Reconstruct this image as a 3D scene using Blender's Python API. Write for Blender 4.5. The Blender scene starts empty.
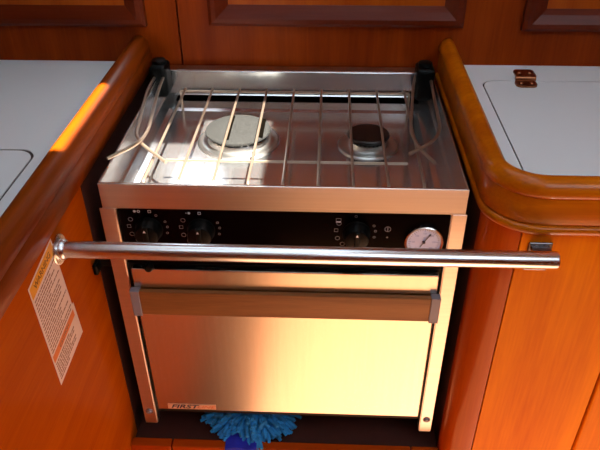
import bpy, bmesh, math, random
from math import sin, cos, pi, radians
from mathutils import Vector, Matrix
random.seed(7)
S = bpy.context.scene
C = S.collection

# ------------------------------------------------------------------ materials
MATS = {}
def nodes(name):
    m = bpy.data.materials.new(name); m.use_nodes = True
    nt = m.node_tree; b = nt.nodes['Principled BSDF']
    MATS[name] = m
    return m, nt, b
def N(nt, t, **kw):
    n = nt.nodes.new(t)
    for k, v in kw.items(): setattr(n, k, v)
    return n
def plain(name, col, rough=.5, metal=0, coat=0, spec=.5, noise=0, nscale=60, bump=0):
    m, nt, b = nodes(name)
    b.inputs['Base Color'].default_value = (*col, 1)
    b.inputs['Roughness'].default_value = rough
    b.inputs['Metallic'].default_value = metal
    b.inputs['Coat Weight'].default_value = coat
    b.inputs['Coat Roughness'].default_value = .06
    b.inputs['Specular IOR Level'].default_value = spec
    tc = N(nt, 'ShaderNodeTexCoord'); nz = N(nt, 'ShaderNodeTexNoise')
    nz.inputs['Scale'].default_value = nscale
    nz.inputs['Detail'].default_value = 4
    nt.links.new(tc.outputs['Object'], nz.inputs['Vector'])
    if noise:
        mx = N(nt, 'ShaderNodeMix', data_type='RGBA')
        mx.inputs[6].default_value = (*[c*(1-noise) for c in col], 1)
        mx.inputs[7].default_value = (*[min(1, c*(1+noise)) for c in col], 1)
        nt.links.new(nz.outputs['Fac'], mx.inputs[0])
        nt.links.new(mx.outputs[2], b.inputs['Base Color'])
    if bump:
        bp = N(nt, 'ShaderNodeBump'); bp.inputs['Strength'].default_value = bump
        bp.inputs['Distance'].default_value = .001
        nt.links.new(nz.outputs['Fac'], bp.inputs['Height'])
        nt.links.new(bp.outputs['Normal'], b.inputs['Normal'])
    return m
def wood(name, dark, light, axis='z', rough=.3, coat=.6, scale=1., coatrough=.08, streak=14., spec=.3):
    m, nt, b = nodes(name)
    tc = N(nt, 'ShaderNodeTexCoord'); mp = N(nt, 'ShaderNodeMapping')
    st = {'x': (1.2, 22, 22), 'y': (22, 1.2, 22), 'z': (22, 22, 1.2)}[axis]
    mp.inputs['Scale'].default_value = [s*scale for s in st]
    nt.links.new(tc.outputs['Object'], mp.inputs['Vector'])
    n1 = N(nt, 'ShaderNodeTexNoise'); n1.inputs['Scale'].default_value = 1.; n1.inputs['Detail'].default_value = 3
    n1.inputs['Distortion'].default_value = .6
    nt.links.new(mp.outputs['Vector'], n1.inputs['Vector'])
    mp2 = N(nt, 'ShaderNodeMapping')
    mp2.inputs['Scale'].default_value = [s*scale*streak for s in st]
    nt.links.new(tc.outputs['Object'], mp2.inputs['Vector'])
    n2 = N(nt, 'ShaderNodeTexNoise'); n2.inputs['Scale'].default_value = 1.; n2.inputs['Detail'].default_value = 2
    nt.links.new(mp2.outputs['Vector'], n2.inputs['Vector'])
    ad = N(nt, 'ShaderNodeMath', operation='MULTIPLY_ADD')
    ad.inputs[1].default_value = .35
    nt.links.new(n2.outputs['Fac'], ad.inputs[0]); nt.links.new(n1.outputs['Fac'], ad.inputs[2])
    mr = N(nt, 'ShaderNodeMapRange'); mr.inputs[1].default_value = .42; mr.inputs[2].default_value = .92
    nt.links.new(ad.outputs[0], mr.inputs[0])
    mx = N(nt, 'ShaderNodeMix', data_type='RGBA')
    mx.inputs[6].default_value = (*dark, 1); mx.inputs[7].default_value = (*light, 1)
    nt.links.new(mr.outputs[0], mx.inputs[0])
    nt.links.new(mx.outputs[2], b.inputs['Base Color'])
    b.inputs['Roughness'].default_value = rough
    b.inputs['Coat Weight'].default_value = coat
    b.inputs['Coat Roughness'].default_value = coatrough
    b.inputs['Specular IOR Level'].default_value = spec
    bp = N(nt, 'ShaderNodeBump'); bp.inputs['Strength'].default_value = .06; bp.inputs['Distance'].default_value = .001
    nt.links.new(n2.outputs['Fac'], bp.inputs['Height']); nt.links.new(bp.outputs['Normal'], b.inputs['Normal'])
    return m
def steel(name, col, rough, stretch=(3, 300, 300), bump=.15, rvar=.08, metal=1):
    m, nt, b = nodes(name)
    b.inputs['Metallic'].default_value = metal
    tc = N(nt, 'ShaderNodeTexCoord'); mp = N(nt, 'ShaderNodeMapping')
    mp.inputs['Scale'].default_value = stretch
    nt.links.new(tc.outputs['Object'], mp.inputs['Vector'])
    nz = N(nt, 'ShaderNodeTexNoise'); nz.inputs['Scale'].default_value = 1.; nz.inputs['Detail'].default_value = 3
    nt.links.new(mp.outputs['Vector'], nz.inputs['Vector'])
    bl = N(nt, 'ShaderNodeTexNoise'); bl.inputs['Scale'].default_value = 5; bl.inputs['Detail'].default_value = 2
    nt.links.new(tc.outputs['Object'], bl.inputs['Vector'])
    mx = N(nt, 'ShaderNodeMix', data_type='RGBA')
    mx.inputs[6].default_value = (*[c*.88 for c in col], 1); mx.inputs[7].default_value = (*[min(1, c*1.1) for c in col], 1)
    nt.links.new(nz.outputs['Fac'], mx.inputs[0]); nt.links.new(mx.outputs[2], b.inputs['Base Color'])
    mr = N(nt, 'ShaderNodeMapRange'); mr.inputs[3].default_value = rough-rvar; mr.inputs[4].default_value = rough+rvar
    nt.links.new(bl.outputs['Fac'], mr.inputs[0]); nt.links.new(mr.outputs[0], b.inputs['Roughness'])
    bp = N(nt, 'ShaderNodeBump'); bp.inputs['Strength'].default_value = bump; bp.inputs['Distance'].default_value = .0004
    nt.links.new(nz.outputs['Fac'], bp.inputs['Height']); nt.links.new(bp.outputs['Normal'], b.inputs['Normal'])
    return m

WD, WL = (.30, .032, .0015), (.46, .072, .004)
M_wall  = wood('bulkhead_wood', (.17, .017, .0006), (.29, .042, .001), 'z', .5, .03, coatrough=.2, spec=.06)
M_mould = wood('moulding_wood', (.085, .008, .001), (.14, .016, .001), 'x', .4, .12, coatrough=.2, spec=.1)
M_panel = wood('door_panel_wood', (.28, .040, .002), (.40, .08, .004), 'z', .4, .05, coatrough=.15, spec=.1)
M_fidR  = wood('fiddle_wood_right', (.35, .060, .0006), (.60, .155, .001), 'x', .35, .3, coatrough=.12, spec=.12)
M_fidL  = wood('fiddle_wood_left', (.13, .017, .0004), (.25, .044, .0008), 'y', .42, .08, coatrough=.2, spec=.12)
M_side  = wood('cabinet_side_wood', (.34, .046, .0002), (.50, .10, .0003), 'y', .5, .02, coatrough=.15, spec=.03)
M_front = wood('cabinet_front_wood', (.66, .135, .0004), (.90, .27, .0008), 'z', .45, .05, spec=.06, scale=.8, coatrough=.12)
M_post  = wood('corner_post_wood', (.34, .040, .0004), (.52, .09, .0008), 'z', .35, .35, coatrough=.12, spec=.08)
M_sill  = wood('sill_wood', (.34, .036, .001), (.46, .07, .001), 'x', .4, .1, spec=.1)
M_sole  = wood('sole_wood', (.19, .073, .024), (.27, .112, .037), 'y', .45, .2, .6)
M_grip  = wood('handle_wood', (.17, .062, .014), (.34, .135, .035), 'x', .5, .1, 1.6, coatrough=.3)
M_niche = plain('recess_shade_brown', (.05, .008, .003), .7, noise=.3)  # shade inside the cooker recess put into the colour
M_white = plain('white_laminate', (.73, .765, .785), .38, coat=.15, noise=.02, nscale=6)
M_gap   = plain('dark_seam_and_strip', (.002, .0015, .001), .9, spec=.0)
M_seal  = plain('grey_seal', (.05, .045, .045), .6)
M_black = plain('black_plastic', (.002, .0025, .0025), .42, spec=.14, bump=.1, nscale=300)
M_glass_black = plain('gloss_black_enamel', (.003, .001, .001), .14, spec=.03)
M_body  = plain('dark_oven_body', (.012, .009, .008), .5, metal=.3)
M_steel = steel('brushed_steel', (.66, .60, .57), .30, (3, 260, 260), .06, .0)
M_door  = steel('brushed_door_steel', (.72, .66, .60), .27, (260, 260, 4), .08, .0)
M_hob   = steel('hob_steel', (.70, .70, .70), .18, (4, 250, 250), .06, .0, .945)
M_tube  = steel('polished_steel', (.74, .74, .75), .27, (2, 200, 200), .05, .0)
M_rod   = steel('grill_rod_steel', (.42, .32, .24), .34, (60, 60, 60), .1, .0, .85)
M_cap   = plain('burner_cap_grey', (.022, .022, .021),   .8, spec=.05, metal=0, noise=.8, nscale=420, bump=.4)
M_capdk = plain('burner_cap_black', (.012, .007, .006), .3, metal=.2, noise=.3, nscale=200)
M_alum  = plain('burner_aluminium', (.55, .54, .52), .32, metal=1, noise=.15, nscale=90)
M_grey  = plain('grey_plastic', (.23, .21, .24), .45, noise=.05)
M_brass = plain('aged_brass', (.32, .13, .06), .3, metal=1, noise=.35, nscale=120)
M_mark  = plain('panel_marking_white', (.75, .75, .78), .6)
M_markd = plain('panel_marking_faded', (.22, .19, .2), .6)
M_dial  = plain('dial_white', (.62, .67, .88), .45)
M_ink   = plain('dial_ink', (.02, .02, .05), .5)
M_inkb  = plain('dial_blue_ink', (.22, .30, .55), .5)
M_label = plain('label_paper', (.80, .62, .52), .5, noise=.05)
M_lyel  = plain('label_yellow', (.80, .34, .02), .5)
M_lor   = plain('label_orange', (.72, .17, .01), .5)
M_linki = plain('label_ink', (.30, .14, .09), .6)
M_headi = plain('heading_ink', (.22, .08, .01), .6)
M_bracket = plain('bracket_steel', (.19, .17, .17), .3, metal=1)
M_badge = plain('badge_face', (.85, .50, .30), .35, metal=.3)
M_badgeo = plain('badge_orange', (.75, .16, .03), .5)
M_noodle = plain('blue_chenille', (.025, .28, .66), .85, noise=.6, nscale=90, bump=.6)
M_strap = plain('blue_strap', (.01, .02, .42), .8, noise=.2)
M_liner = plain('headliner_cream', (.70, .70, .68), .7, noise=.03)
M_hframe = plain('hatch_frame_metal', (.5, .5, .5), .4, metal=1)
m, nt, b = nodes('clear_glass')
b.inputs['Transmission Weight'].default_value = 1; b.inputs['Roughness'].default_value = 0
b.inputs['IOR'].default_value = 1.02
M_glass = m
m, nt, b = nodes('frosted_acrylic')
tr = N(nt, 'ShaderNodeBsdfTranslucent'); tr.inputs[0].default_value = (.285, .315, .345, 1)
nt.links.new(tr.outputs[0], nt.nodes['Material Output'].inputs['Surface'])
M_frost = m

# ------------------------------------------------------------------ mesh helpers
def bx(bm, x0, x1, y0, y1, z0, z1, bev=0, seg=2, mi=0, mat=None):
    r = bmesh.ops.create_cube(bm, size=1)
    vs = r['verts']
    for v in vs:
        v.co = Vector(((x0+x1)/2+v.co.x*(x1-x0), (y0+y1)/2+v.co.y*(y1-y0), (z0+z1)/2+v.co.z*(z1-z0)))
    fs = set(f for v in vs for f in v.link_faces)
    for f in fs: f.material_index = mi
    if bev:
        es = list(set(e for v in vs for e in v.link_edges))
        r2 = bmesh.ops.bevel(bm, geom=es, offset=bev, segments=seg, affect='EDGES', profile=.5)
        vs = list(set([v for v in r2['verts']]))
        for f in r2['faces']: f.material_index = mi
    if mat is not None:
        vv = set(vs)
        if bev: vv = set(v for f in r2['faces'] for v in f.verts)
        for v in vv: v.co = mat @ v.co
    return bm
def fillet(pts, r, n=6):
    out = [Vector(pts[0])]
    for i in range(1, len(pts)-1):
        a, p, c = Vector(pts[i-1]), Vector(pts[i]), Vector(pts[i+1])
        d1 = (a-p); d2 = (c-p)
        rr = min(r, d1.length*.49, d2.length*.49)
        s, e = p+d1.normalized()*rr, p+d2.normalized()*rr
        for k in range(n+1):
            t = k/n
            out.append(s*(1-t)**2+p*2*t*(1-t)+e*t*t)
    out.append(Vector(pts[-1]))
    return out
def tube(bm, pts, r, seg=10, mi=0, cap=True, taper=None):
    pts = [Vector(p) for p in pts]
    rings = []
    up = None
    for i, p in enumerate(pts):
        if i == 0: t = pts[1]-pts[0]
        elif i == len(pts)-1: t = pts[-1]-pts[-2]
        else: t = (pts[i+1]-p).normalized()+(p-pts[i-1]).normalized()
        t.normalize()
        if up is None:
            up = Vector((0, 0, 1)) if abs(t.z) < .9 else Vector((1, 0, 0))
        n = (up-t*up.dot(t)).normalized(); up = n
        b = t.cross(n)
        rr = r if taper is None else r*taper[i]
        rings.append([bm.verts.new(p+n*cos(2*pi*k/seg)*rr+b*sin(2*pi*k/seg)*rr) for k in range(seg)])
    for a, c in zip(rings, rings[1:]):
        for k in range(seg):
            f = bm.faces.new((a[k], a[(k+1) % seg], c[(k+1) % seg], c[k])); f.smooth = True; f.material_index = mi
    if cap:
        f = bm.faces.new(rings[0][::-1]); f.material_index = mi
        f = bm.faces.new(rings[-1]); f.material_index = mi
    return bm
def lathe(bm, prof, M=None, seg=40, mi=0, cap=True):
    # prof: list of (radius, height) around local Z
    M = M or Matrix()
    rings = []
    for r, h in prof:
        if r < 1e-6: rings.append([bm.verts.new(M @ Vector((0, 0, h)))])
        else: rings.append([bm.verts.new(M @ Vector((r*cos(2*pi*k/seg), r*sin(2*pi*k/seg), h))) for k in range(seg)])
    for a, c in zip(rings, rings[1:]):
        for k in range(seg):
            k2 = (k+1) % seg
            if len(a) == 1 and len(c) == 1: continue
            if len(a) == 1: vs = (a[0], c[k2], c[k])
            elif len(c) == 1: vs = (a[k], a[k2], c[0])
            else: vs = (a[k], a[k2], c[k2], c[k])
            f = bm.faces.new(vs); f.smooth = True; f.material_index = mi
    if cap:
        if len(rings[0]) > 1: bm.faces.new(rings[0][::-1]).material_index = mi
        if len(rings[-1]) > 1: bm.faces.new(rings[-1]).material_index = mi
    return bm
def sweep(bm, path, prof, closed=True, smooth=True):
    # path: 2D (x,y) points; prof: (n, z); n is measured to the left of travel
    P = [Vector((p[0], p[1])) for p in path]
    rings = []
    for i, p in enumerate(P):
        if i == 0: d = (P[1]-P[0]).normalized(); k = 1
        elif i == len(P)-1: d = (P[-1]-P[-2]).normalized(); k = 1
        else:
            a, c = (p-P[i-1]).normalized(), (P[i+1]-p).normalized()
            d = (a+c).normalized(); k = 1/max(.3, d.dot(a))
        n = Vector((-d.y, d.x))
        rings.append([bm.verts.new((p.x+n.x*u*k, p.y+n.y*u*k, z)) for u, z in prof])
    m = len(prof)
    for a, c in zip(rings, rings[1:]):
        for j in range(m if closed else m-1):
            f = bm.faces.new((a[j], a[(j+1) % m], c[(j+1) % m], c[j])); f.smooth = smooth
    if closed:
        bm.faces.new(rings[0]); bm.faces.new(rings[-1][::-1])
    return bm
def slab(bm, outer, holes, z0, z1):
    # flat plate with holes
    es = []
    for loop in [outer]+holes:
        vs = [bm.verts.new((x, y, z1)) for x, y in loop]
        for i in range(len(vs)): es.append(bm.edges.new((vs[i], vs[(i+1) % len(vs)])))
    r = bmesh.ops.triangle_fill(bm, use_beauty=True, use_dissolve=False, edges=es)
    fs = [g for g in r['geom'] if isinstance(g, bmesh.types.BMFace)]
    ex = bmesh.ops.extrude_face_region(bm, geom=fs)
    for v in [g for g in ex['geom'] if isinstance(g, bmesh.types.BMVert)]: v.co.z = z0
    bmesh.ops.recalc_face_normals(bm, faces=bm.faces[:])
    return bm
def rrect(x0, x1, y0, y1, r, n=8):
    o = []
    for cx, cy, a0 in ((x1-r, y1-r, 0), (x0+r, y1-r, 90), (x0+r, y0+r, 180), (x1-r, y0+r, 270)):
        for k in range(n+1):
            a = radians(a0+90*k/n); o.append((cx+r*cos(a), cy+r*sin(a)))
    return o
def new(): return bmesh.new()
def build(name, bm, mats, root=None, parent=None, recalc=True):
    """links bm as ONE mesh object; root: empty whose location is subtracted"""
    if recalc: bmesh.ops.recalc_face_normals(bm, faces=bm.faces[:])
    for e in bm.edges:
        if len(e.link_faces) == 2 and e.calc_face_angle(0) > radians(38): e.smooth = False
    me = bpy.data.meshes.new(name)
    if not isinstance(mats, (list, tuple)): mats = [mats]
    org = root['org_'] if root is not None and 'org_' in root else (0, 0, 0)
    bmesh.ops.translate(bm, verts=bm.verts[:], vec=-Vector(org))
    bm.to_mesh(me); bm.free()
    for m in mats: me.materials.append(m)
    o = bpy.data.objects.new(name, me); C.objects.link(o)
    if parent is None: parent = root
    if parent is not None: o.parent = parent
    return o
def thing(name, label, cat, loc, group=None):
    o = bpy.data.objects.new(name, None); C.objects.link(o)
    o.location = loc; o['org_'] = tuple(loc); o.empty_display_size = .02
    o['label'] = label; o['category'] = cat
    if group: o['group'] = group
    ROOTS.append(o)
    return o
ROOTS = []
def tag(o, label, cat, group=None):
    o['label'] = label; o['category'] = cat
    if group: o['group'] = group
    return o
def struct(name, bm, m):
    o = build(name, bm, m); o['kind'] = 'structure'; return o
def text(bm, s, size, M, depth=.0003, mi=0, shear=0, sx=1, bold=0):
    cu = bpy.data.curves.new('lettering', 'FONT'); cu.body = s; cu.size = size
    cu.extrude = depth/2; cu.shear = shear; cu.offset = bold
    cu.align_x = 'CENTER'; cu.align_y = 'CENTER'
    o = bpy.data.objects.new('lettering', cu); C.objects.link(o)
    bpy.context.view_layer.update()
    me = o.to_mesh()
    n0 = len(bm.faces); vmap = [bm.verts.new(M @ Vector((v.co.x*sx, v.co.y, v.co.z))) for v in me.vertices]
    for p in me.polygons:
        try:
            f = bm.faces.new([vmap[i] for i in p.vertices]); f.material_index = mi
        except ValueError: pass
    o.to_mesh_clear(); bpy.data.objects.remove(o); bpy.data.curves.remove(cu)
    return bm
# facing the viewer (local X right, local Y up, local Z toward -y)
def face_front(x, y, z, tilt=0):
    return Matrix.Translation((x, y, z)) @ Matrix(((1, 0, 0, 0), (0, 0, -1, 0), (0, 1, 0, 0), (0, 0, 0, 1))) @ Matrix.Rotation(tilt, 4, 'Z')

# ------------------------------------------------------------------ dimensions
ZC = .0055          # worktop height
YW = .43            # back bulkhead
XL, XR = -.28, .268 # sides of the cooker recess
YF = -.055          # face of the right-hand cabinet
ZF = -.90           # cabin sole
ZT = 1.10           # deckhead

# ------------------------------------------------------------------ setting
bm = new()
bx(bm, -2.0, -.2165, YW, YW+.02, ZF, .124)
bx(bm, -.2135, 2.0, YW, YW+.02, ZF, .124)
bx(bm, -2.0, 2.0, YW+.02, YW+.03, ZF, .124)
# above the visible band the bulkhead carries on, with an unseen portlight added to brighten the hob's reflection
PX0, PX1, PZ0, PZ1 = -.266, -.163, .124, .33
bx(bm, -2.0, PX0, YW, YW+.03, PZ0, ZT)
bx(bm, PX1, 2.0, YW, YW+.03, PZ0, ZT)
bx(bm, PX0, PX1, YW, YW+.03, PZ1, ZT)
struct('wall_back', bm, M_wall)
bm = new()
for (a, b_, c, d) in ((PX0-.005, PX0, PZ0-.0, PZ1+.012), (PX1, PX1+.005, PZ0-.0, PZ1+.012), (PX0, PX1, PZ1, PZ1+.012)):
    bx(bm, a, b_, YW-.01, YW+.032, c, d, .002)
struct('added_window_1', bm, M_hframe)
bm = new(); bx(bm, -2.02, -2.0, -2.5, YW+.03, ZF, ZT); struct('wall_left', bm, M_wall)
bm = new(); bx(bm, 2.0, 2.02, -2.5, YW+.03, ZF, ZT); struct('wall_right', bm, M_wall)
bm = new(); bx(bm, -2.02, 2.02, -2.52, -2.5, ZF, ZT); struct('wall_front', bm, M_wall)
bm = new(); bx(bm, -2.02, 2.02, -2.52, YW+.03, ZF-.02, ZF); struct('floor', bm, M_sole)
# sun direction and unseen deckhead openings, shaped to throw sun patches and let in skylight
SUN = Vector((-.30, .30, -1)).normalized()
def up_to_ceiling(x, y, z):
    k = (ZT-z)/(-SUN.z); return (x-SUN.x*k, y-SUN.y*k)
a = up_to_ceiling(-.306, -.015, .05); b_ = up_to_ceiling(-.280, .205, .05)
H1 = (a[0], b_[0], a[1], b_[1])  # slit sized to lay a sun strip on the left fiddle
a = up_to_ceiling(-.228, .008, -.04); b_ = up_to_ceiling(-.030, .205, -.04)
c_ = up_to_ceiling(-.150, .290, -.03)
H5 = [(a[0], a[1]), (b_[0], a[1]), (b_[0], c_[1]), (c_[0], c_[1]), (c_[0], b_[1]), (a[0], b_[1])]  # outline cut to land sun on the hob and left burner
a = up_to_ceiling(-.10, -1.10, ZF); b_ = up_to_ceiling(1.0, -.16, ZF)
H2 = (a[0], b_[0], a[1], b_[1])
H3 = (-.45, .45, -.015, .40); H4 = (-.42, .42, -1.0, -.38)
bm = new()
slab(bm, [(-2.02, -2.52), (2.02, -2.52), (2.02, YW+.03), (-2.02, YW+.03)],
     [rrect(*H1, .004), H5, rrect(*H2, .05), rrect(*H3, .04), rrect(*H4, .04)], ZT, ZT+.02)
struct('ceiling', bm, M_liner)
bm = new(); slab(bm, rrect(H3[0]-.02, H3[1]+.02, H3[2]-.02, H3[3]+.02, .05), [], ZT+.021, ZT+.031)
struct('added_window_2', bm, M_frost)  # frosted hatch added overhead for soft light on the worktops
bm = new(); slab(bm, rrect(H4[0]-.02, H4[1]+.02, H4[2]-.02, H4[3]+.02, .05), [], ZT+.021, ZT+.031)
struct('added_window_3', bm, M_frost)  # second frosted hatch, added to brighten the top of the grab rail

# framed cupboard doors on the bulkhead
def framed(label, x0, x1, z0, z1, w, inner, group=None):
    r = thing('cupboard_door', label, 'cupboard door', ((x0+x1)/2, YW, z0), group)
    bm = new()
    prof = [(0, 0), (0, .012), (.006, .016), (.014, .017), (w*.75, .010), (w, .004), (w, 0)]  # (inward, proud)
    P = [(x0, z0), (x1, z0), (x1, z1), (x0, z1)]
    sg = [(1, 1), (-1, 1), (-1, -1), (1, -1)]
    rings = [[bm.verts.new((p[0]+s[0]*u, YW-h, p[1]+s[1]*u)) for u, h in prof] for p, s in zip(P, sg)]
    for i in range(4):
        a, c = rings[i], rings[(i+1) % 4]
        for j in range(len(prof)-1): bm.faces.new((a[j], a[j+1], c[j+1], c[j]))
        bm.faces.new((a[-1], a[0], c[0], c[-1]))
    build('frame', bm, M_mould, r)
    bm = new(); bx(bm, x0+w-.001, x1-w+.001, YW-.0035, YW-.0005, z0+w-.001, z1-w+.001); build('panel', bm, inner, r)
    return r
framed('framed wooden cupboard door above the left white worktop', -.80, -.272, .075, .50, .036, M_panel)
framed('wide framed wooden cupboard door directly above the cooker', -.157, .298, .078, .50, .036, M_panel)
framed('framed wooden cupboard door above the hinged right worktop', .402, .86, .073, .50, .038, M_panel)

# ------------------------------------------------------------------ recess bottom
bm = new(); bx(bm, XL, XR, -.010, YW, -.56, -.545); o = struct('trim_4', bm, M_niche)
def sill(name, x0, x1):
    bm = new(); bx(bm, x0, x1, -.030, -.012, ZF, -.530, .002); return struct(name, bm, M_sill)
sill('trim_1', XL, -.2075); sill('trim_2', -.2055, .2185); sill('trim_3', .2205, XR)

# ------------------------------------------------------------------ left cabinet and worktop
lc = thing('galley_cabinet', 'wooden cabinet left of the cooker, its side panel carrying the label', 'cabinet', (-.6, -.1, ZF))
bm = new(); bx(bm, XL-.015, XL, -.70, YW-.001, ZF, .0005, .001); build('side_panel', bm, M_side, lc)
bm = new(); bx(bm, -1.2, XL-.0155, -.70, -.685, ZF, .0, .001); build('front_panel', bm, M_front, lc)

bm = new(); bx(bm, XL+.0001, XL+.001, .012, YW-.001, -.545, -.012); build('recess_shaded_side', bm, M_niche, lc)  # thin dark sheet over the panel where the recess falls into shade
lw = thing('worktop', 'white laminate worktop left of the cooker with a wooden fiddle', 'worktop', (-.6, -.1, ZC))
bm = new()
LID = rrect(-.95, -.358, -.46, .080, .028)
def inset(loop, d):
    cx = sum(p[0] for p in loop)/len(loop); cy = sum(p[1] for p in loop)/len(loop)
    xs = [p[0] for p in loop]; ys = [p[1] for p in loop]
    kx = 1-2*d/(max(xs)-min(xs)); ky = 1-2*d/(max(ys)-min(ys))
    return [(cx+(x-cx)*kx, cy+(y-cy)*ky) for x, y in loop]
slab(bm, [(-1.2, -.70), (-.282, -.70), (-.282, YW-.0005), (-1.2, YW-.0005)], [LID], .001, ZC)
build('surface', bm, M_white, lw)
bm = new(); slab(bm, inset(LID, .0034), [], .0011, ZC-.0002); build('hatch_lid', bm, M_white, lw)
bm = new(); slab(bm, inset(LID, .0003), [inset(LID, .0031)], .0012, ZC-.0012); build('seal', bm, M_seal, lw)
FP = [(-.012, .0058), (-.0125, .040), (-.0105, .049), (-.005, .0545), (0, .0555), (.006, .0535), (.0115, .048), (.0145, .041), (.0148, .035),
      (.0137, .0325), (.0118, .031), (.0124, .0285), (.0132, .010), (.0128, -.004), (.0120, -.0078), (.0108, -.009), (.0138, -.0100), (.0158, -.013), (.0158, -.017), (.0135, -.0210), (.0065, -.0225), (.0065, .0058)]
def shift(prof, dn): return [(u+dn, z) for u, z in prof]
bm = new()
# travelling towards the viewer (-y): left of travel is +x, the recess side
PL = [(-.292+.0, YW-.0005), (-.292, .2), (-.292, 0), (-.291, -.3), (-.290, -.71)]
FPL = [(-.016, .0058), (-.0165, .038), (-.014, .047), (-.008, .054), (0, .0565), (.008, .054), (.0145, .047), (.018, .038), (.0185, .030),
       (.017, .027), (.0195, .022), (.0205, .010), (.019, -.004), (.016, -.0085), (.0135, -.0095), (.0135, .0058)]
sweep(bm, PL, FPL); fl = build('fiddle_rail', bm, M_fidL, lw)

# ------------------------------------------------------------------ right cabinet and worktop
rc = thing('galley_cabinet', 'orange wooden cabinet right of the cooker with a rounded corner post', 'cabinet', (.6, .1, ZF))
def corner_path(x, y, r, yb, xe, n=14):
    p = [(x, yb), (x, (yb+y+r)/2), (x, y+r)]
    for k in range(1, n):
        a = pi+ (pi/2)*k/n
        p.append((x+r+r*cos(a), y+r+r*sin(a)))
    p += [(x+r, y), ((x+r+xe)/2, y), (xe, y)]
    return p
bm = new()
pp = corner_path(XR, YF, .0415, -.005, .3105)
sweep(bm, pp, [(0, ZF), (0, -.002), (.014, -.002), (.014, ZF)]); build('corner_post', bm, M_post, rc)
bm = new(); bx(bm, XR, XR+.012, -.004, YW-.002, ZF, .000, .001); build('recess_shaded_side', bm, M_niche, rc)  # side wall coloured dark for the shade beside the cooker
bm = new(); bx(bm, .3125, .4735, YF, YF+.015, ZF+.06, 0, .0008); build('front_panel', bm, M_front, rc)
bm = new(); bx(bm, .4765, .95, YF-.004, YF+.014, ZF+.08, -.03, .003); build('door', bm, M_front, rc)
bm = new(); bx(bm, .30, 1.2, YF+.0155, YF+.03, ZF, 0); bx(bm, .952, 1.2, YF, YF+.0153, ZF, 0, .001)
build('carcass', bm, M_post, rc)

rw = thing('worktop', 'white laminate worktop right of the cooker with curved wooden edge', 'worktop', (.6, .1, ZC))
cp = corner_path(.280, -.053, .050, YW-.0005, 1.2)
RL = rrect(.328, .98, .0, .358, .024)
bm = new(); slab(bm, cp+[(1.2, YW-.0005)], [RL], .001, ZC); build('surface', bm, M_white, rw)
bm = new(); slab(bm, inset(RL, .0024), [], .0011, ZC-.0002); lid = build('hatch_lid', bm, M_white, rw)
bm = new(); slab(bm, inset(RL, .0002), [inset(RL, .0022)], .0012, ZC-.0022); build('seal', bm, M_gap, rw)
bm = new()
# here the recess / viewer side lies to the right of travel
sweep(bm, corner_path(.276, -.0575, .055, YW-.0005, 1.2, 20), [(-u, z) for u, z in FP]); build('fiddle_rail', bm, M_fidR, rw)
# brass hinge of the lid
bm = new()
for (y0, y1, dx) in ((.366, .402, .001), (.326, .353, -.007)):
    slab(bm, rrect(.392+dx, .428+dx, y0, y1, .009, 5), [], ZC+.0003, ZC+.0035)
hg = build('hinge', bm, M_brass, rw, lid)
hg.parent = lid
bm = new()
tube(bm, [(.389, .3595, ZC+.0042), (.424, .3595, ZC+.0042)], .0045, 12)
for (x, y) in ((.402, .386), (.420, .386), (.394, .338), (.412, .338)):
    lathe(bm, [(.0045, ZC+.003), (.004, ZC+.0052), (0, ZC+.0056)], Matrix.Translation((x, y, 0)), 12)
# one mesh with the leaves
me2 = hg.data
tmp = new(); tmp.from_mesh(me2)
bmesh.ops.translate(bm, verts=bm.verts[:], vec=-Vector(rw['org_']))
mm = bpy.data.meshes.new('hinge_knuckle'); bm.to_mesh(mm); bm.free(); tmp.from_mesh(mm); tmp.to_mesh(me2); tmp.free()
bpy.data.meshes.remove(mm)

# ------------------------------------------------------------------ the cooker
W = .25
st = thing('cooker', 'steel two-burner boat cooker with oven hanging between the cabinets', 'cooker', (0, .2, -.50))
bm = new()
bx(bm, -.235, .235, .012, .395, -.485, -.062)
build('oven_body', bm, M_body, st)

# hob tray: folded sheet (outer wall, rim, inner wall, ledge, floor)
bm = new()
def ring(x0, x1, y0, y1, z): return [bm.verts.new(c) for c in ((x0, y0, z), (x1, y0, z), (x1, y1, z), (x0, y1, z))]
yb = .402
R_ = [ring(-W, W, 0, yb+.0, -.0385), ring(-W, W, 0, yb+.0, -.0015), ring(-W+.0006, W-.0006, .0006, yb-.0006, 0), ring(-W+.0022, W-.0022, .0022, yb-.0022, 0),
      ring(-W+.003, W-.003, .003, yb-.003, -.001), ring(-W+.003, W-.003, .003, yb-.003, -.0445),
      ring(-W+.006, W-.006, .005, yb-.005, -.0475), ring(-W+.022, W-.022, .014, yb-.06, -.0475), ring(-W+.030, W-.030, .022, yb-.068, -.0500)]
for a, c in zip(R_, R_[1:]):
    for k in range(4): bm.faces.new((a[k], a[(k+1) % 4], c[(k+1) % 4], c[k]))
bm.faces.new(R_[-1])
build('hob_tray', bm, M_hob, st)
bm = new(); bx(bm, -W, W, -.0012, .0, -.0385, -.0005, .0005, 1); bx(bm, -W, W, -.0012, .012, -.0400, -.0386)
build('front_fascia', bm, M_steel, st)
bm = new(); bx(bm, -.222, .226, .3725, .3965, -.0473, -.0462, .0003, 1); build('dark_reflection_strip', bm, M_gap, st)  # black strip standing in for a dark reflection along the rear wall
bm = new(); bx(bm, -W+.004, W+.002, yb+.0005, yb+.024, -.006, .001, .001); build('rear_flange', bm, M_steel, st)

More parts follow.
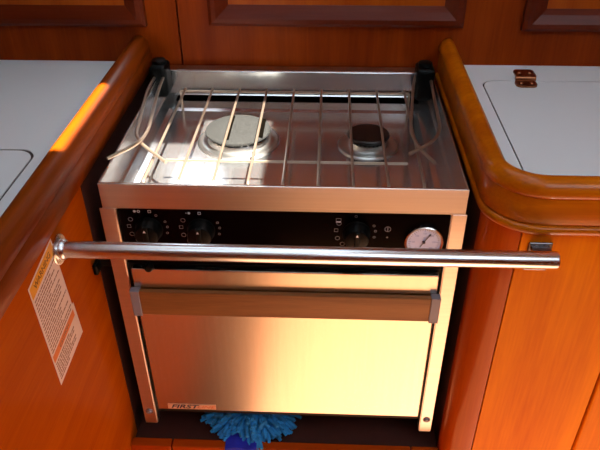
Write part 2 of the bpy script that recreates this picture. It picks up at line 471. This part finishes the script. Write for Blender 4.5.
# burners
def burner(x, y, r, capm, label, big):
    ro = 1.24 if big else 1.42
    bm = new()
    T = Matrix.Translation((x, y, -.0500))
    lathe(bm, [(r*ro, .0), (r*ro*1.01, .002), (r*ro*.97, .003), (r*ro*.9, .0012), (r*1.08, .001), (r*.95, .004), (r*.93, .009), (r*.90, .012), (0, .012)], T, 48)
    b0 = build('burner', bm, M_alum, st); b0['label'] = label
    bm = new()
    lathe(bm, [(r*.80, .0125), (r*.84, .0125), (r*.98, .0185), (r*1.0, .0195), (r*.99, .0215), (r*.93, .0235), (r*.45, .0245), (0, .0248)], T, 48)
    cap = build('burner_cap', bm, capm, st, b0)
    bm = new()
    for k in range(28):
        a = 2*pi*k/28
        bx(bm, r*.845, r*.90, -.0011, .0011, .0127, .0165, 0, mat=T @ Matrix.Rotation(a, 4, 'Z'))
    build('flame_ports', bm, M_capdk, st, b0)
    if big:
        bm = new()
        for dx, hy in ((-.33, .80), (.66, .60)):
            bm = new(); bx(bm, x+r*dx, x+r*(dx+.15), y-r*hy, y+r*hy, -.0270, -.0247)
            build('cap_dark_bar', bm, M_gap, st, b0)  # narrow dark bar across the cap top
    return b0
burner(-.087, .222, .0540, M_cap, 'large left burner with a speckled grey cap', True)
burner(.127, .212, .0345, M_capdk, 'small right burner with a black cap', False)

# grill: nine rods and two cross rods
bm = new()
for k in range(9):
    x = -.194+.194*k/4
    tube(bm, fillet([(x, .021, -.045), (x, .021, -.0095), (x, .3405, -.0095)], .006, 4), .0021, 8)
tube(bm, [(-.203, .338, -.0135), (.203, .338, -.0135)], .0024, 8)
for x in (-.203, .203): tube(bm, [(x, .338, -.0135), (x, .338, -.048)], .0022, 8)
tube(bm, [(-.176, .089, -.0135), (.178, .089, -.0135)], .0021, 8)
build('pan_grill', bm, M_rod, st)

# pot holders: black clamp with two crossing bent rods
def holder(pts1, pts2, cx, cy, wx, label):
    bm = new()
    bx(bm, cx-wx, cx+wx, cy-.022, cy+.024, -.036, .024, .008, 3)
    h = build('pot_clamp', bm, M_black, st); h['label'] = label
    bm = new(); lathe(bm, [(.0125, .022), (.0130, .026), (.0120, .0295), (.008, .031), (0, .031)], Matrix.Translation((cx, cy+.002, 0)), 24)
    build('clamp_knob', bm, M_black, st, h)
    for p in (pts1, pts2):
        bm = new(); tube(bm, fillet(p, .022, 8), .0026, 10); build('holder_rod', bm, M_rod, st, h)
zr = .004
holder([(-.252, .375, zr), (-.252, .30, zr), (-.230, .132, zr), (-.214, .104, zr), (-.169, .059, zr-.004)],
       [(-.238, .375, zr), (-.232, .29, zr), (-.211, .135, zr+.006), (-.216, .093, zr+.006), (-.251, .054, zr+.003)], -.246, .376, .0155, 'black clamp with crossed rods at the rear left')
holder([(.216, .375, zr), (.209, .34, zr), (.187, .161, zr), (.193, .107, zr), (.213, .069, zr-.004)],
       [(.242, .375, zr), (.241, .35, zr), (.231, .156, zr+.006), (.217, .116, zr+.006), (.178, .085, zr+.001)], .232, .376, .0165, 'black clamp with crossed rods at the rear right')

# side rails
def rail(x0, x1, label):
    bm = new()
    bx(bm, x0, x1, -.0016, 0.0, -.502, -.0405, .0004, 1)
    inn = x1 if x0 < 0 else x0
    bx(bm, inn-.0012, inn+.0012, 0.0, .014, -.502, -.0405, .0003, 1)
    r = build('side_rail', bm, M_steel, st); r['label'] = label
    bm = new(); M = face_front((x0+x1)/2, -.0016, -.470)
    lathe(bm, [(.0048, 0), (.0048, .0016), (.0036, .003), (0, .003)], M, 6)
    lathe(bm, [(.0066, 0), (.0064, .0008), (0, .0008)], M, 20)
    build('bolt', bm, M_grey, st, r)
rail(-.2545, -.2335, 'left steel side strip of the cooker')
rail(.2325, .2525, 'right steel side strip of the cooker')

# control panel
bm = new(); bx(bm, -.2320, .2320, .0025, .012, -.1405, -.0410, .0028, 3); cpn = build('control_panel', bm, M_glass_black, st)
YP = .0022
bm = new()
def ringm(x, z, r, w=.0006, mi=0, seg=16):
    M = face_front(x, YP, z)
    lathe(bm, [(r-w, 0), (r-w, .0003), (r, .0003), (r, 0)], M, seg, mi, cap=False)
def disc(x, z, r, mi=0, seg=14):
    lathe(bm, [(r, 0), (r, .0003), (0, .0003)], face_front(x, YP, z), seg, mi)
def sq(x, z, s, mi=0, w=.0007):
    for a, b_, c, d in ((-s, s, s-w, s), (-s, s, -s, -s+w), (-s, -s+w, -s, s), (s-w, s, -s, s)):
        bx(bm, x+a, x+b_, YP-.0003, YP, z+c, z+d, mi=mi)
disc(-.207, -.047, .0020); ringm(-.2015, -.047, .0022, .0009); sq(-.186, -.047, .0022); ringm(-.1775, -.0535, .0019, .0006, 1)
build('panel_symbols', bm, [M_mark, M_markd], st, cpn); bm = new()
disc(-.1305, -.0485, .0019); disc(-.1345, -.0485, .0013, 1); sq(-.116, -.0485, .0021); 
build('panel_symbols', bm, [M_mark, M_markd], st, cpn)
for cx in (-.190, -.1155, .1035):
    bm = new()
    for a, kind in ((150, 0), (175, 1), (203, 2), (228, 2), (25, 3), (5, 3), (-18, 3)):
        if kind == 3 and a == 25: build('knob_scale', bm, [M_mark, M_markd], st, cpn); bm = new()
        rr = .0285 if kind != 3 else .0265
        x, z = cx+rr*cos(radians(a)), -.075+rr*sin(radians(a))
        s = .0034 if a > 90 else .0020
        if kind in (0, 2): ringm(x, z, s, .0006, 1)
        elif kind == 1: sq(x, z, s*.8, 1, .0005)
        else: ringm(x, z, s, .0006, 1, 6)
    build('knob_scale', bm, [M_mark, M_markd], st, cpn)
bm = new()
sq(.078, -.056, .0036, 1, .0006); bx(bm, .0748, .0812, YP-.0003, YP, -.0592, -.0572, mi=0); ringm(.102, -.0485, .0020, .0005, 1)
build('panel_symbols', bm, [M_mark, M_markd], st, cpn); bm = new()
ringm(.147, -.069, .0044, .0006, 1); bx(bm, .1465, .1475, YP-.0003, YP, -.0722, -.0660, mi=1); disc(.147, -.083, .0012, 1)
build('panel_symbols', bm, [M_mark, M_markd], st, cpn)
def knob(x, tilt, label):
    M = face_front(x, .0025, -.0765, tilt)
    bm = new()
    lathe(bm, [(.0195, 0), (.0198, .003), (.0188, .005), (.0180, .008), (.0172, .017), (.0160, .0195), (.0135, .0205), (0, .0205)], M, 40)
    bx(bm, -.0036, .0036, -.0165, .0165, .017, .0245, .0016, 3, mat=M)
    k = build('control_knob', bm, M_black, st); k['label'] = label
    bm = new()
    vs = [bm.verts.new(M @ Vector(c)) for c in ((-.0020, .0100, .0249), (.0020, .0100, .0249), (0, .0140, .0249))]
    f = bm.faces.new(vs); r = bmesh.ops.extrude_face_region(bm, geom=[f])
    for v in [g for g in r['geom'] if isinstance(g, bmesh.types.BMVert)]: v.co += M.to_3x3() @ Vector((0, 0, .0003))
    build('pointer', bm, M_mark, st, k)
knob(-.190, 0, 'leftmost black control knob'); knob(-.1155, .03, 'second black control knob from the left'); knob(.1035, -.02, 'black oven control knob beside the gauge')

# thermometer gauge
M = face_front(.1985, .0170, -.0880, 0)
bm = new(); lathe(bm, [(.0262, 0), (.0268, .004), (.0272, .017), (.0270, .0202), (.0258, .0212), (.0240, .0200), (.0238, .0172)], M, 48, cap=False)
lathe(bm, [(0, .0), (.0262, .0)], M, 48, cap=False)
g = build('thermometer', bm, M_tube, st); g['label'] = 'round chrome-rimmed thermometer with a white dial'
bm = new(); lathe(bm, [(.0239, .0140), (.0239, .0172), (0, .0172)], M, 48); dial = build('dial', bm, M_dial, st, g)
bm = new()
for k in range(31):
    a = radians(225-270*k/30); r0 = .0175 if k % 5 == 0 else .0195
    bx(bm, r0, .0215, -.00022*(2 if k % 5 == 0 else 1), .00022*(2 if k % 5 == 0 else 1), .0172, .0174, mat=M @ Matrix.Rotation(a, 4, 'Z'), mi=0 if k % 5 else 1)
for k in range(7):
    a = radians(225-45*k); text(bm, str(50*k), .0036, M @ Matrix.Translation((.0145*cos(a), .0145*sin(a), .0173)), mi=1)
text(bm, '°C', .004, M @ Matrix.Translation((0, .0065, .0173)), mi=1)
build('dial_scale', bm, [M_ink, M_inkb], st, g)
bm = new(); RM = M @ Matrix.Rotation(radians(60), 4, 'Z')
bx(bm, -.010, .0135, -.0006, .0006, .0180, .0185, .0002, 1, mat=RM)
bx(bm, .0125, .0165, -.0012, .0012, .0180, .0186, .0004, 1, mat=RM)
lathe(bm, [(.0022, .0173), (.0022, .0192), (0, .0194)], M, 16)
build('needle', bm, M_ink, st, g)

# oven door
bm = new(); bx(bm, -.2255, .2265, -.0045, .010, -.4600, -.1455, .0015, 2); dr = build('oven_door', bm, M_door, st)
bm = new(); bx(bm, -.2175, .2185, -.0150, -.0062, -.2265, -.1810, .0015, 2)
hd = build('door_handle', bm, M_grip, st, dr)
hd['label'] = 'wooden door handle'
for s, x0, x1 in ((-1, -.2305, -.2170), (1, .2180, .2320)):
    bm = new(); bx(bm, x0, x1, -.0165, -.0045, -.2285, -.1795, .0010, 2); build('handle_bracket', bm, M_grey, st, dr)
bm = new(); bx(bm, -.2075, -.1235, -.0056, -.0046, -.4565, -.4445, .0003, 1); bd = build('badge', bm, M_badge, st, dr)
bm = new()
text(bm, 'FIRST', .0125, face_front(-.1795, -.0058, -.4503), shear=.3, sx=1.55, bold=.00025)
text(bm, 'LINE', .0090, face_front(-.1420, -.0058, -.4503), mi=1, shear=.35, sx=1.7)
t_ = build('badge_lettering', bm, [M_ink, M_badgeo], st, dr)
# small black catch on the underside of the panel and pivot pin of the gimbal
bm = new(); lathe(bm, [(.0062, -.002), (.0066, .006), (.005, .0085), (0, .009)], face_front(-.1985, -.0005, -.1425), 20); build('door_catch', bm, M_black, st)
bm = new(); bx(bm, -.2785, -.236, .004, .020, -.150, -.134, .003); bx(bm, -.2792, -.272, -.014, .022, -.152, -.134, .002); build('gimbal_bracket', bm, M_black, st)

# ------------------------------------------------------------------ grab rail in front of the cooker
YB, ZB = -.095, -.042
gr = thing('grab_rail', 'polished steel grab rail across the front of the cooker', 'rail', (.03, YB, ZB))
MX = Matrix.Translation((XL, YB, ZB)) @ Matrix.Rotation(pi/2, 4, 'Y')
bm = new(); lathe(bm, [(.0112, .002), (.0112, .6255), (.0104, .6275), (0, .6275)], MX, 40); build('tube', bm, M_tube, gr)
bm = new(); lathe(bm, [(.0205, .0005), (.0205, .0025), (.0195, .0035), (.0138, .0038), (.0134, .0095), (.0125, .0105), (.0112, .0105)], MX, 40, cap=False)
lathe(bm, [(0, .0005), (.0205, .0005)], MX, 40, cap=False)
fg = build('mounting_flange', bm, M_tube, gr); fg['label'] = 'round flange screwed to the left side panel'
bm = new(); bx(bm, .322, .353, YF-.0038, YF-.0005, -.088, -.043, .0018, 3)
bx(bm, .325, .350, YB+.004, YF-.002, -.053, -.048, .0012, 2)
br = build('mounting_bracket', bm, M_bracket, gr); br['label'] = 'steel bracket screwed to the right cabinet face'
for x, z in ((.332, -.0485), (.344, -.0485), (.330, -.080), (.345, -.080)):
    bm = new(); lathe(bm, [(.0028, 0), (.0026, .0012), (.0012, .0018), (0, .0018)], face_front(x, YF-.0036, z), 14)
    build('screw', bm, M_alum, gr, br)

# ------------------------------------------------------------------ safety label on the left panel
lb = thing('safety_label', 'printed paper safety label with yellow heading on the left side panel', 'label', (XL, -.145, -.20))
# quad on the plane x = XL : corners as (y,z)
A, B, Cc, D = Vector((-.188, -.030)), Vector((-.107, -.016)), Vector((-.094, -.192)), Vector((-.182, -.198))
# the right-hand edge steps out a little at the second block
def uv(u, v):   # u along the heading, v downwards
    p = (A*(1-u)+B*u)*(1-v)+(D*(1-u)+Cc*u)*v
    return p
def lquad(bm, u0, u1, v0, v1, h, mi=0):
    P = [uv(u0, v0), uv(u1, v0), uv(u1, v1), uv(u0, v1)]
    f_ = [bm.verts.new((XL+h, p.x, p.y)) for p in P]; k_ = [bm.verts.new((XL+.00015, p.x, p.y)) for p in P]
    bm.faces.new(f_).material_index = mi
    for i in range(4): bm.faces.new((f_[i], f_[(i+1) % 4], k_[(i+1) % 4], k_[i])).material_index = mi
    bm.faces.new(k_[::-1]).material_index = mi
bm = new(); lquad(bm, 0, 1.0, 0, 1.0, .0005); lquad(bm, .99, 1.05, .665, 1.0, .0005); build('paper', bm, M_label, lb)
bm = new(); lquad(bm, .03, .97, .015, .115, .0008); build('heading', bm, M_lyel, lb)
bm = new(); lquad(bm, .03, .97, .70, .765, .0008); build('second_heading', bm, M_lor, lb)
bm = new()
rows = [(.145+.0305*i) for i in range(18)]+[(.79+.027*i) for i in range(7)]
for i, v in enumerate(rows):
    u = .05
    end = random.choice([.93, .95, .9, .8, .6]) if i not in (5, 10) else .5
    if i == 24: end = .4
    while u < end:
        w = random.uniform(.03, .11)
        lquad(bm, u, min(u+w, .96), v, v+.011, .0008)
        u += w+.018
build('small_print', bm, M_linki, lb)
bm = new()
e1 = (uv(1, .06)-uv(0, .06)).normalized(); e2 = (uv(.5, 0)-uv(.5, 1)).normalized()
def lab_matrix(u, v):
    c = uv(u, v)
    ex = Vector((0, e1.x, e1.y)); ez = Vector((1, 0, 0)); ey = ez.cross(ex)
    return Matrix.Translation((XL+.00095, c.x, c.y)) @ Matrix((( ex.x, ey.x, ez.x, 0), (ex.y, ey.y, ez.y, 0), (ex.z, ey.z, ez.z, 0), (0, 0, 0, 1)))
text(bm, 'WARNING', .0115, lab_matrix(.5, .066), bold=.0001)
build('heading_lettering', bm, M_headi, lb)
bm = new(); text(bm, 'CAUTION', .0080, lab_matrix(.5, .733))
build('heading_lettering', bm, M_linki, lb)

# ------------------------------------------------------------------ chenille duster under the cooker
du = thing('duster', 'blue chenille cleaning mitt lying under the oven', 'duster', (-.068, .062, -.545))
bm = new()
ctr = Vector((-.072, .064, -.528))
def noodle(bm, p0, d, L, r):
    d = d.normalized(); side = Vector((random.uniform(-1, 1), random.uniform(-1, 1), random.uniform(-.6, .2)))*.25
    pts = []
    for k in range(6):
        t = k/5
        p = p0+d*L*t+side*L*t*t+Vector((0, 0, -L*.22*t*t))
        p.z = min(max(p.z, -.5405), -.4925)
        pts.append(p)
    tube(bm, pts, r, 7, taper=[.8, 1.08, .92, 1.08, .98, .80])
lathe(bm, [(0, 0), (.055, 0), (.068, .006), (.066, .018), (.05, .030), (.025, .036), (0, .037)], Matrix.Translation((ctr.x, ctr.y, -.5425)), 28)
for i in range(420):
    a = random.uniform(0, 2*pi); e = random.uniform(-.05, 1.15)
    d = Vector((cos(a)*cos(e), sin(a)*cos(e), sin(e)*.75))
    p0 = Vector((ctr.x+d.x*.056, ctr.y+d.y*.056, -.531+max(0, d.z)*.030))
    noodle(bm, p0, d+Vector((0, 0, .1)), random.uniform(.027, .038), .0037)
build('chenille_pile', bm, M_noodle, du)['kind'] = 'stuff'
bm = new()
sp = [(-.082, .02), (-.078, -.002), (-.078, -.030), (-.078, -.045)]
pts_t = [(.03, -.531), (-.005, -.528), (-.020, -.5275), (-.0325, -.5275), (-.0345, -.538)]
rg = []
for (y, z) in pts_t:
    rg.append([bm.verts.new((x, y, z+.0022*sin((x+.1)*160)+dz)) for dz in (0, .0022) for x in ([-.110+.056*k/8 for k in range(9)] if dz == 0 else [-.110+.056*k/8 for k in range(8, -1, -1)])])
for a, c in zip(rg, rg[1:]):
    for j in range(len(a)): bm.faces.new((a[j], a[(j+1) % len(a)], c[(j+1) % len(a)], c[j])).smooth = True
bm.faces.new(rg[0]); bm.faces.new(rg[-1][::-1])
build('strap', bm, M_strap, du)['label'] = 'dark blue fabric cuff'

# ------------------------------------------------------------------ light
w = bpy.data.worlds.new('sky'); S.world = w; w.use_nodes = True
bg = w.node_tree.nodes['Background']; bg.inputs[0].default_value = (.80, .90, 1, 1); bg.inputs[1].default_value = 4.0
sd = bpy.data.lights.new('sun', 'SUN'); sd.energy = 48; sd.angle = radians(.6); sd.color = (1, .93, .82)
so = bpy.data.objects.new('sun', sd); C.objects.link(so)
so.rotation_euler = SUN.to_track_quat('-Z', 'Y').to_euler()

# ------------------------------------------------------------------ camera
cd = bpy.data.cameras.new('camera'); cam = bpy.data.objects.new('camera', cd); C.objects.link(cam); S.camera = cam
cd.sensor_width = 36; cd.sensor_fit = 'HORIZONTAL'; cd.lens = 652.58/600*36; cd.clip_start = .01
r_, u_, f_ = (.99908033, .04255299, -.00526603), (-.02013311, .57399981, .81860789), (-.03785692, .81774902, -.57432864)
cam.matrix_world = Matrix(((r_[0], u_[0], -f_[0], .05893), (r_[1], u_[1], -f_[1], -.74412), (r_[2], u_[2], -f_[2], .45934), (0, 0, 0, 1)))

for o in ROOTS:
    if 'org_' in o: del o['org_']
S.view_settings.view_transform = 'Standard'; S.view_settings.look = 'None'
S.view_settings.exposure = .22; S.view_settings.gamma = 1; S.view_settings.use_curve_mapping = False
